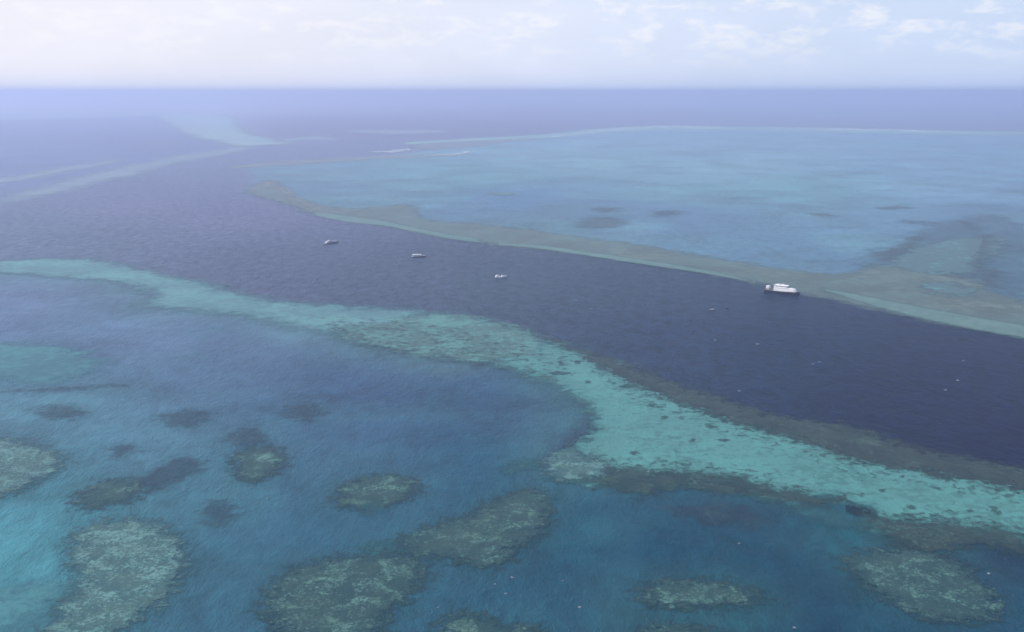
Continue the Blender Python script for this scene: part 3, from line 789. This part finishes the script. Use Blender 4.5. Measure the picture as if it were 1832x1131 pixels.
# dark coral heads scattered on the sand of the near bank
HEADS = [
    (1281, 745, 30, 6, 'long dark coral head below the brown rim, in the middle of the near sand flat'),
    (1298, 755, 12, 5, 'small dark coral head just under the long one'),
    (1273, 765, 18, 6, 'dark coral head between the long one and two small ones lower down'),
    (1296, 789, 22, 6, 'flattened dark coral head in open sand, right of a rounder twin'),
    (1239, 790, 10, 6, 'round dark coral head left of the flattened one'),
    (1136, 812, 14, 6, 'small dark coral head just above the inner coral rim'),
    (1579, 879, 12, 5, 'lone dark coral head in the brightest sand'),
    (1615, 854, 8, 5, 'tiny dark coral head close under the brown rim, right half'),
    (1629, 908, 14, 8, 'dark coral head between bright sand and the near right rim'),
    (1778, 912, 14, 9, 'larger dark coral head of the pair near the right edge'),
    (1788, 920, 10, 7, 'smaller dark coral head of the pair near the right edge'),
    (1736, 915, 8, 5, 'tiny dark coral head left of the pair near the right edge'),
    (1003, 650, 12, 6, 'dark coral head on the bank where it bends, left one of two'),
    (1034, 649, 14, 5, 'dark coral head on the bank where it bends, right one of two'),
    (1000, 669, 44, 6, 'dark streak of coral below the two heads at the bend'),
    (1127, 692, 34, 7, 'wide dark coral head beside the brown rim\'s upper end'),
    (1165, 727, 16, 6, 'dark coral head left of the long one, alone in turquoise sand'),
    (1051, 685, 14, 5, 'small dark coral head under the coral streak'),
    (1350, 765, 18, 6, 'dark coral head touching the brown rim\'s ragged edge'),
    (1543, 886, 12, 5, 'small coral head near the hooked end of the inner rim'),
    (1190, 748, 14, 5, 'small coral head left of the middle of the near sand flat'),
]
for i, (x, y, w, h, lab) in enumerate(HEADS):
    o = patch('coral_bommie', px_poly(blob(x, y, w, h * 1.15, 0, 8, 60 + i), 3), M['spot'], 0.45, 1.8, z0=0.32, dome=0.25)
    tag(o, lab, 'coral bommie', 'dark coral heads on the near bank')
o = patch('coral_bommie', px_poly(blob(405, 512, 12, 3.5, 0, 8, 90), 3), M['spot'], 0.7, 2, z0=0.4, dome=0.4)
tag(o, 'tiny dark coral head on the channel edge of the bank\'s pale far end', 'coral bommie')


# ------------------------------------------------------------------ boats
PW = plain('white_paint', (0.90, 0.90, 0.90), 0.35, 0, 0.04, 0.8)
PWG = plain('weathered_white_paint', (0.62, 0.64, 0.66), 0.45, 0, 0.15, 1.2)
NAVY = plain('dark_blue_hull_paint', (0.012, 0.017, 0.035), 0.3, 0, 0.25, 0.7)
GREY = plain('grey_deck_paint', (0.20, 0.19, 0.20), 0.7, 0, 0.3, 1.5)
TEAK = plain('teak_deck', (0.22, 0.15, 0.11), 0.7, 0, 0.35, 3.0)
GLASS = plain('dark_window_glass', (0.015, 0.02, 0.03), 0.08, 0, 0.1)
STEEL = plain('galvanised_steel', (0.35, 0.36, 0.38), 0.45, 0.6, 0.2)
RUBB = plain('black_rubber', (0.02, 0.02, 0.02), 0.8, 0, 0.2)
RED = plain('antifouling_paint', (0.10, 0.02, 0.02), 0.6, 0, 0.3)
FOAM = plain('foam', (0.20, 0.25, 0.31), 0.8, 0, 0.3, 3.0)


def loft(sections, name, mat, parent, caps=True):
    """sections: list of equal-length point lists"""
    bm = bmesh.new()
    rings = [[bm.verts.new(p) for p in s] for s in sections]
    for a, b in zip(rings[:-1], rings[1:]):
        for i in range(len(a) - 1):
            vs = []
            for v in (a[i], a[i + 1], b[i + 1], b[i]):
                if all((v.co - w.co).length > 1e-5 for w in vs): vs.append(v)
            if len(vs) >= 3: bm.faces.new(vs)
    bmesh.ops.remove_doubles(bm, verts=bm.verts[:], dist=1e-4)
    if caps: bmesh.ops.holes_fill(bm, edges=[e for e in bm.edges if e.is_boundary])
    bmesh.ops.recalc_face_normals(bm, faces=bm.faces[:])
    me = bpy.data.meshes.new(name)
    bm.to_mesh(me)
    bm.free()
    return link(name, me, mat, parent)


def hbeam(t, B, fine=2.4, mid=0.45, tr=0.86):
    """half beam along the hull, t from stern 0 to bow 1"""
    if t < mid: return B / 2 * (tr + (1 - tr) * math.sin(math.pi / 2 * t / mid))
    return B / 2 * (1 - ((t - mid) / (1 - mid)) ** fine) + 0.02


def hull(L, B, fb_, sheer, draft, mat, parent, name='hull', n=18, **k):
    secs = []
    for i in range(n + 1):
        t = i / n
        b = hbeam(t, B, **k)
        x = -L / 2 + L * t
        g = fb_ + sheer * t ** 2.2
        rake = 0.06 * L * max(0, t - 0.75) / 0.25
        bw = b * (0.94 if t < 0.6 else 0.94 - 0.5 * (t - 0.6) / 0.4)
        secs.append([(x + rake, -b, g), (x + rake * 0.3, -bw, 0.05), (x, -bw * 0.6, -draft * 0.7), (x - rake * 0.2, 0, -draft), (x, bw * 0.6, -draft * 0.7), (x + rake * 0.3, bw, 0.05), (x + rake, b, g)])
    return loft(secs, name, mat, parent)


def deck(L, B, fb_, sheer, mat, parent, inset=0.12, drop=0.05, name='deck', n=18, t0=0.01, t1=0.97, th=0.06, **k):
    secs = []
    for i in range(n + 1):
        t = t0 + (t1 - t0) * i / n
        b = max(hbeam(t, B, **k) - inset, 0.02)
        x = -L / 2 + L * t + 0.06 * L * max(0, t - 0.75) / 0.25
        g = fb_ + sheer * t ** 2.2 + drop
        secs.append([(x, -b, g - th), (x, -b, g), (x, 0, g + 0.03), (x, b, g), (x, b, g - th), (x, -b, g - th)])
    return loft(secs, name, mat, parent)


def house(x0, x1, z0, z1, w0, w1, mat, parent, name, rf=0.6, rb=0.15, taper=0.12, rake_f=0.7, rake_b=0.15, nose=0.55):
    """deckhouse with rounded, raked front; w0 width at the back, w1 at the front"""
    bm = bmesh.new()
    rings = []
    for z, k in ((z0, 0.0), (z1 - 0.18, 0.85), (z1, 1.0)):
        ring = []
        xa, xb = x0 + rake_b * k, x1 - rake_f * k
        wa, wb = w0 / 2 - taper * k, w1 / 2 - taper * k
        if z == z1: xa += 0.15; xb -= 0.25; wa -= 0.12; wb -= 0.12
        pts = [(xa, -wa), (xa + (xb - xa) * 0.5, -(wa + wb) / 2 - 0.03), (xb - nose, -wb), (xb - nose * 0.35, -wb * 0.72), (xb, -wb * 0.3)]
        pts = pts + [(x, -y) for x, y in reversed(pts)]
        for x, y in pts: ring.append(bm.verts.new((x, y, z)))
        rings.append(ring)
    n = len(rings[0])
    for a, b in zip(rings[:-1], rings[1:]):
        for i in range(n): bm.faces.new((a[i], a[(i + 1) % n], b[(i + 1) % n], b[i]))
    bm.faces.new(rings[-1]); bm.faces.new(list(reversed(rings[0])))
    bmesh.ops.recalc_face_normals(bm, faces=bm.faces[:])
    me = bpy.data.meshes.new(name)
    bm.to_mesh(me); bm.free()
    return link(name, me, mat, parent)


def box(name, c, s, mat, parent, bev=0.04, rz=0.0, ry=0.0):
    bm = bmesh.new()
    bmesh.ops.create_cube(bm, size=1)
    for v in bm.verts: v.co = Vector((v.co.x * s[0], v.co.y * s[1], v.co.z * s[2]))
    if bev: bmesh.ops.bevel(bm, geom=bm.edges[:], offset=min(bev, min(s) * 0.3), segments=1, affect='EDGES')
    bmesh.ops.transform(bm, matrix=Matrix.Translation(c) @ Matrix.Rotation(rz, 4, 'Z') @ Matrix.Rotation(ry, 4, 'Y'), verts=bm.verts[:])
    me = bpy.data.meshes.new(name)
    bm.to_mesh(me); bm.free()
    return link(name, me, mat, parent)


def tube(name, pts_list, r, mat, parent, seg=6):
    bm = bmesh.new()
    for a, b in pts_list:
        a, b = Vector(a), Vector(b)
        q = (b - a).to_track_quat('Z', 'Y').to_matrix().to_4x4()
        bmesh.ops.create_cone(bm, cap_ends=True, segments=seg, radius1=r, radius2=r, depth=(b - a).length, matrix=Matrix.Translation((a + b) / 2) @ q)
    me = bpy.data.meshes.new(name)
    bm.to_mesh(me); bm.free()
    return link(name, me, mat, parent)


def railing(L, B, fb_, sheer, h, t0, t1, mat, parent, n=14, **k):
    segs, prev = [], None
    for side in (-1, 1):
        prev = None
        for i in range(n + 1):
            t = t0 + (t1 - t0) * i / n
            b = max(hbeam(t, B, **k) - 0.1, 0.03) * side
            x = -L / 2 + L * t + 0.06 * L * max(0, t - 0.75) / 0.25
            g = fb_ + sheer * t ** 2.2
            segs.append(((x, b, g), (x, b, g + h)))
            cur = (x, b, g + h)
            mid = (x, b, g + h * 0.5)
            if prev: segs.append((prev[0], cur)); segs.append((prev[1], mid))
            prev = (cur, mid)
    return tube('railing', segs, 0.035, mat, parent, 5)


def place(o, pa, pb):
    """put the thing with its middle between two waterline pixels, bow towards the second"""
    a, b = at(*pa), at(*pb)
    c = (a + b) / 2
    o.location = (c[0], c[1], 0)
    o.rotation_euler = (0, 0, math.atan2(b[1] - a[1], b[0] - a[0]))
    return float(np.hypot(*(b - a)))


# the big ship
t = empty('charter_ship', (0, 0, 0))
tag(t, 'large white-topped charter ship with a dark hull, moored against the tan far bank', 'ship')
L = place(t, (1371, 522), (1427, 529))
L = 29.0
kk = dict(fine=2.6, mid=0.5, tr=0.9)
hull(L, 7.8, 2.2, 0.8, 1.6, NAVY, t, n=24, **kk)
deck(L, 7.8, 2.2, 0.8, GREY, t, n=24, **kk)
hs = house(-6.0, 13.6, 2.25, 5.3, 7.4, 4.6, PW, t, 'main_deckhouse', rake_f=2.2, nose=2.6, taper=0.5)
for s in (-1, 1):
    for i in range(9):
        x = -4.2 + i * 1.45
        yy = (6.8 / 2 - 0.01 - max(0, (x + 5.2)) * (6.8 - 3.4) / 2 / 15.2 * 0.82)
        box('window', (x, s * (yy - 0.08), 4.0), (0.7, 0.12, 0.35), GLASS, hs, 0.0, rz=-s * 0.085)
us = house(-5.6, 6.8, 5.25, 6.9, 6.6, 5.2, PW, t, 'upper_deckhouse', rake_f=1.6, nose=1.8, taper=0.6)
for s in (-1, 1):
    for i in range(4):
        box('window', (-3.6 + i * 1.7, s * (2.95 - i * 0.12), 6.1), (0.8, 0.12, 0.3), GLASS, us, 0.0, rz=-s * 0.06)
box('wheelhouse_window', (6.1, 0, 6.2), (0.06, 2.2, 0.7), GLASS, us, 0.0, ry=-0.35)
house(-6.2, 5.6, 6.95, 7.2, 6.6, 5.4, PW, t, 'sun_roof', rake_f=0.1, nose=0.8, taper=0.02)
fn = box('funnel', (-2.0, 0, 7.6), (1.4, 1.2, 0.8), PWG, t, 0.1)
tube('mast', [((1.2, 0, 7.1), (1.0, 0, 10.0)), ((1.05, -0.9, 9.0), (1.05, 0.9, 9.0)), ((1.1, -0.5, 8.2), (1.1, 0.5, 8.2))], 0.07, PWG, t)
box('radar', (1.35, 0, 8.45), (0.25, 1.5, 0.16), PW, t, 0.03)
railing(L, 7.8, 2.2, 0.8, 0.9, 0.02, 0.98, STEEL, t, **kk)
box('dive_platform', (-L / 2 - 0.9, 0, 0.45), (1.9, 5.6, 0.22), GREY, t)
box('stern_locker', (-L / 2 + 2.0, 0.6, 4.1), (2.6, 3.4, 2.2), PW, t, 0.15)
tube('awning_frame', [((x, y, 2.95), (x, y, 5.2)) for x in (-10.2, -7.6) for y in (-3.0, 3.0)] + [((-10.2, y, 5.2), (-5.2, y, 5.2)) for y in (-3.0, 3.0)] + [((-10.2, -3, 5.2), (-10.2, 3, 5.2)), ((-7.6, -3, 5.2), (-7.6, 3, 5.2))], 0.06, STEEL, t)
tube('crane', [((-8.6, 1.8, 2.95), (-8.6, 1.8, 5.9)), ((-8.6, 1.8, 5.9), (-11.2, 0.6, 6.6))], 0.14, STEEL, t)
for s in (-1, 1):
    for x in (-9.6, -8.0, -6.4):
        box('bench', (x, s * 2.6, 3.2), (1.1, 0.6, 0.45), TEAK, t)
tube('anchor_line', [((L / 2 + 1.4, 0, 3.2), (L / 2 + 6.5, 0.6, -0.2))], 0.05, STEEL, t, 5)
box('tender_cradle', (9.0, 0, 5.4), (1.6, 1.4, 0.25), PWG, t)

# long launch with a dark hull
t = empty('launch', (0, 0, 0))
tag(t, 'long low launch with white canopy and dark hull, between speedboat and farthest boat', 'boat', 'small boats anchored in the channel')
place(t, (735, 460.6), (762, 460.0))
L = 14.5
kk = dict(fine=2.2, mid=0.5, tr=0.75)
hull(L, 3.9, 1.0, 0.6, 0.7, NAVY, t, **kk)
deck(L, 3.9, 1.0, 0.6, PWG, t, **kk)
hs = house(-5.4, 3.6, 1.05, 2.75, 3.0, 2.3, PW, t, 'cabin', rake_f=1.0, nose=1.0)
for s in (-1, 1):
    for i in range(5):
        box('window', (-4.4 + i * 1.35, s * (1.48 - i * 0.045), 2.05), (0.8, 0.05, 0.5), GLASS, hs, 0.0)
house(-6.2, 3.4, 2.8, 2.95, 3.5, 2.7, PW, t, 'canopy', rake_f=0.1, nose=0.9, taper=0.02)
railing(L, 3.9, 1.0, 0.6, 0.7, 0.62, 0.98, STEEL, t, n=6, **kk)
tube('mast', [((0.5, 0, 2.9), (0.4, 0, 5.0))], 0.05, STEEL, t)
box('outboard_motor', (-L / 2 - 0.3, 0, 0.8), (0.5, 0.6, 1.1), RUBB, t)

# bright white open speedboat
t = empty('speedboat', (0, 0, 0))
tag(t, 'bright white speedboat nearest the near bank, rightmost of three small boats in the channel', 'boat', 'small boats anchored in the channel')
place(t, (886, 497.4), (906, 496.6))
L = 10.6
kk = dict(fine=2.0, mid=0.5, tr=0.85)
hull(L, 3.4, 1.1, 0.8, 0.6, PW, t, **kk)
deck(L, 3.4, 1.1, 0.8, PW, t, **kk)
hs = house(-4.6, -1.4, 1.15, 2.5, 2.4, 2.2, PW, t, 'console', rake_f=0.8, nose=0.5)
box('windscreen', (-1.95, 0, 2.0), (0.06, 1.7, 0.5), GLASS, hs, 0.0, ry=-0.5)
fd = house(0.6, 4.3, 1.25, 2.0, 2.2, 0.9, PW, t, 'foredeck_cabin', rake_f=0.9, nose=0.7)
box('hatch', (2.0, 0, 2.04), (0.6, 0.6, 0.06), GLASS, fd, 0.0)
box('cockpit_seat', (-0.5, 0, 1.45), (0.7, 1.8, 0.4), GREY, t)
railing(L, 3.4, 1.1, 0.8, 0.55, 0.6, 0.98, STEEL, t, n=6, **kk)
for s in (-1, 1): box('outboard_motor', (-L / 2 - 0.3, s * 0.5, 0.85), (0.5, 0.45, 1.2), RUBB, t)

# farthest boat, seen slanting
t = empty('motor_boat', (0, 0, 0))
tag(t, 'greyish white motor boat lying at a slant, leftmost and farthest of the boats', 'boat', 'small boats anchored in the channel')
place(t, (582, 437.2), (602, 434.6))
L = 19.0
kk = dict(fine=2.2, mid=0.5, tr=0.8)
hull(L, 4.0, 1.2, 0.8, 0.7, NAVY, t, **kk)
deck(L, 4.0, 1.2, 0.8, PWG, t, **kk)
hs = house(-6.5, 6.2, 1.25, 2.9, 3.0, 1.7, PWG, t, 'cabin', rake_f=1.2, nose=1.0)
for s in (-1, 1):
    for i in range(4):
        box('window', (-2.9 + i * 1.5, s * (1.47 - i * 0.11), 2.2), (0.9, 0.05, 0.45), GLASS, hs, 0.0, rz=-s * 0.07)
house(-4.0, 1.5, 2.95, 3.9, 2.6, 2.0, PWG, t, 'flybridge', rake_f=0.8, nose=0.5)
tube('mast', [((-0.5, 0, 3.9), (-0.7, 0, 5.8)), ((-0.6, -0.6, 5.2), (-0.6, 0.6, 5.2))], 0.05, STEEL, t)
railing(L, 4.0, 1.2, 0.8, 0.7, 0.6, 0.98, STEEL, t, n=6, **kk)
box('swim_platform', (-L / 2 - 0.4, 0, 0.35), (0.9, 3.0, 0.15), TEAK, t)

# mooring buoys
def buoy(px, py, r, mat, label, flat=0.6):
    c = at(px, py)
    t = empty('mooring_buoy', (c[0], c[1], 0))
    tag(t, label, 'buoy')
    bm = bmesh.new()
    bmesh.ops.create_uvsphere(bm, u_segments=16, v_segments=10, radius=r)
    for v in bm.verts: v.co.z = v.co.z * flat + r * 0.25
    me = bpy.data.meshes.new('float')
    bm.to_mesh(me); bm.free()
    me.polygons.foreach_set('use_smooth', [True] * len(me.polygons))
    link('float', me, mat, t)
    bm = bmesh.new()
    bmesh.ops.create_cone(bm, cap_ends=True, segments=14, radius1=r * 1.04, radius2=r * 1.04, depth=r * 0.2)
    me = bpy.data.meshes.new('fender_band')
    bm.to_mesh(me); bm.free()
    o = link('fender_band', me, RUBB, t); o.location = (0, 0, r * 0.22)
    tube('lifting_eye', [((-0.12, 0, r * (flat + .2)), (-0.12, 0, r * (flat + .2) + .3)), ((0.12, 0, r * (flat + .2)), (0.12, 0, r * (flat + .2) + .3)), ((-0.12, 0, r * (flat + .2) + .3), (0.12, 0, r * (flat + .2) + .3))], 0.04, STEEL, t, 5)


buoy(1300, 552.5, 0.9, RUBB, 'small dark float in the channel just right of the pale one')

t = empty('dinghy', (0, 0, 0))
tag(t, 'tiny pale dinghy alone in the channel left of the large ship', 'dinghy')
place(t, (1268, 554.6), (1280, 554.2))
kk = dict(fine=2.0, mid=0.5, tr=0.8)
hull(4.6, 1.9, 0.55, 0.25, 0.3, PWG, t, n=12, **kk)
deck(4.6, 1.9, 0.45, 0.25, GREY, t, inset=0.25, n=12, **kk)
box('thwart', (0.2, 0, 0.62), (0.35, 1.5, 0.08), PWG, t, 0)
box('thwart', (-1.2, 0, 0.58), (0.35, 1.5, 0.08), PWG, t, 0)
box('outboard_motor', (-2.45, 0, 0.6), (0.3, 0.35, 0.8), RUBB, t)


# whitecaps: little breaking crests, lumpy foam standing on the wave
def whitecap(px, py, w, h, rot, seed, label):
    r = random.Random(seed)
    c = at(px, py)
    d = float(np.hypot(*c))
    mpp = d / F
    Lm = w * mpp
    Wm = max(0.35, h * mpp * 1.6)
    bm = bmesh.new()
    n = 12
    prev = None
    for i in range(n + 1):
        t_ = i / n
        env = math.sin(math.pi * min(max(t_, 0.02), 0.98)) ** 0.7
        x = (t_ - 0.5) * Lm
        y0 = 0.25 * Lm * (4 * (t_ - 0.5) ** 2) * r.uniform(0.6, 1.2)
        ww = Wm * 0.5 * env * r.uniform(0.6, 1.3)
        zz_ = 0.10 + 0.28 * env * r.uniform(0.7, 1.2)
        ring = [bm.verts.new((x, y0 - ww, -0.1)), bm.verts.new((x, y0 - ww * 0.5, zz_ * 0.8)), bm.verts.new((x, y0 + ww * 0.2, zz_)), bm.verts.new((x, y0 + ww, -0.1))]
        if prev:
            for k in range(3): bm.faces.new((prev[k], prev[k + 1], ring[k + 1], ring[k]))
        prev = ring
    bmesh.ops.recalc_face_normals(bm, faces=bm.faces[:])
    me = bpy.data.meshes.new('whitecap')
    bm.to_mesh(me); bm.free()
    o = link('whitecap', me, FOAM)
    o.location = (c[0], c[1], 0.05)
    o.rotation_euler = (0, 0, rot)
    tag(o, label, 'whitecap', 'whitecaps on the wind-ruffled water')


CAPS = [
    (1031, 538, 9, 2, -0.5, 'faint whitecap in the channel right of the bright speedboat'),
    (1058, 553, 5, 2, 0, 'dot of foam just below right of the faint channel whitecap'),
    (1280, 609, 6, 3, 0, 'small round fleck of foam below the tiny dinghy'),
    (1356, 616, 8, 2.5, -0.5, 'slanting whitecap in mid channel below the large ship'),
    (1455, 652, 8, 2, 0.4, 'left whitecap of a close pair in the channel'),
    (1467, 648, 8, 2, 0.4, 'right whitecap of a close pair in the channel'),
    (1323, 700, 5, 3, 0, 'fleck of foam beside the brown rim of the near bank'),
    (1692, 698, 9, 3, 0.6, 'brightest whitecap of the right part of the channel'),
    (1714, 681, 6, 3, -0.3, 'small whitecap up and right of the brightest channel one'),
    (1724, 646, 5, 2, 0.2, 'faint small whitecap highest in the right part of the channel'),
    (330, 877, 9, 2, -0.3, 'bright whitecap right of the streaked purplish reef'),
    (479, 893, 5, 2.5, 0, 'dot of foam under the lone round green reef'),
    (431, 826, 8, 2.5, 0.1, 'bright whitecap on the left rim of the lone round green reef'),
    (886, 1046, 6, 4, 0.9, 'left whitecap of a trio below the long slanting reef'),
    (917, 1034, 9, 2.5, -0.4, 'top whitecap of a trio below the long slanting reef'),
    (906, 1063, 10, 2, 0.0, 'lowest, widest whitecap of a trio below the long slanting reef'),
    (1008, 1040, 7, 2.5, 0.6, 'lone whitecap right of the trio'),
    (1038, 1087, 8, 4, 0.1, 'whitecap low in the picture between the two reefs at the bottom'),
    (1323, 973, 6, 3, 0.4, 'lone fleck of foam above the flat oval reef'),
    (1770, 1027, 7, 3, -0.5, 'whitecap beside the big oval reef in the lower right'),
    (1107, 843, 6, 3, 0.0, 'fleck of foam on the inner coral rim, left one'),
    (1160, 845, 8, 3, 0.2, 'brighter fleck of foam on the inner coral rim, right one'),
    (1422, 1124, 8, 2.5, -0.3, 'faint whitecap at the bottom edge, right of the oval reef'),
    (785, 1088, 6, 2, 0.3, 'faint whitecap left of the trio, near the bottom edge'),
]
for i, (x, y, w, h, r_, lab) in enumerate(CAPS):
    whitecap(x, y, w, h, r_ * 1.0, 300 + i, lab)
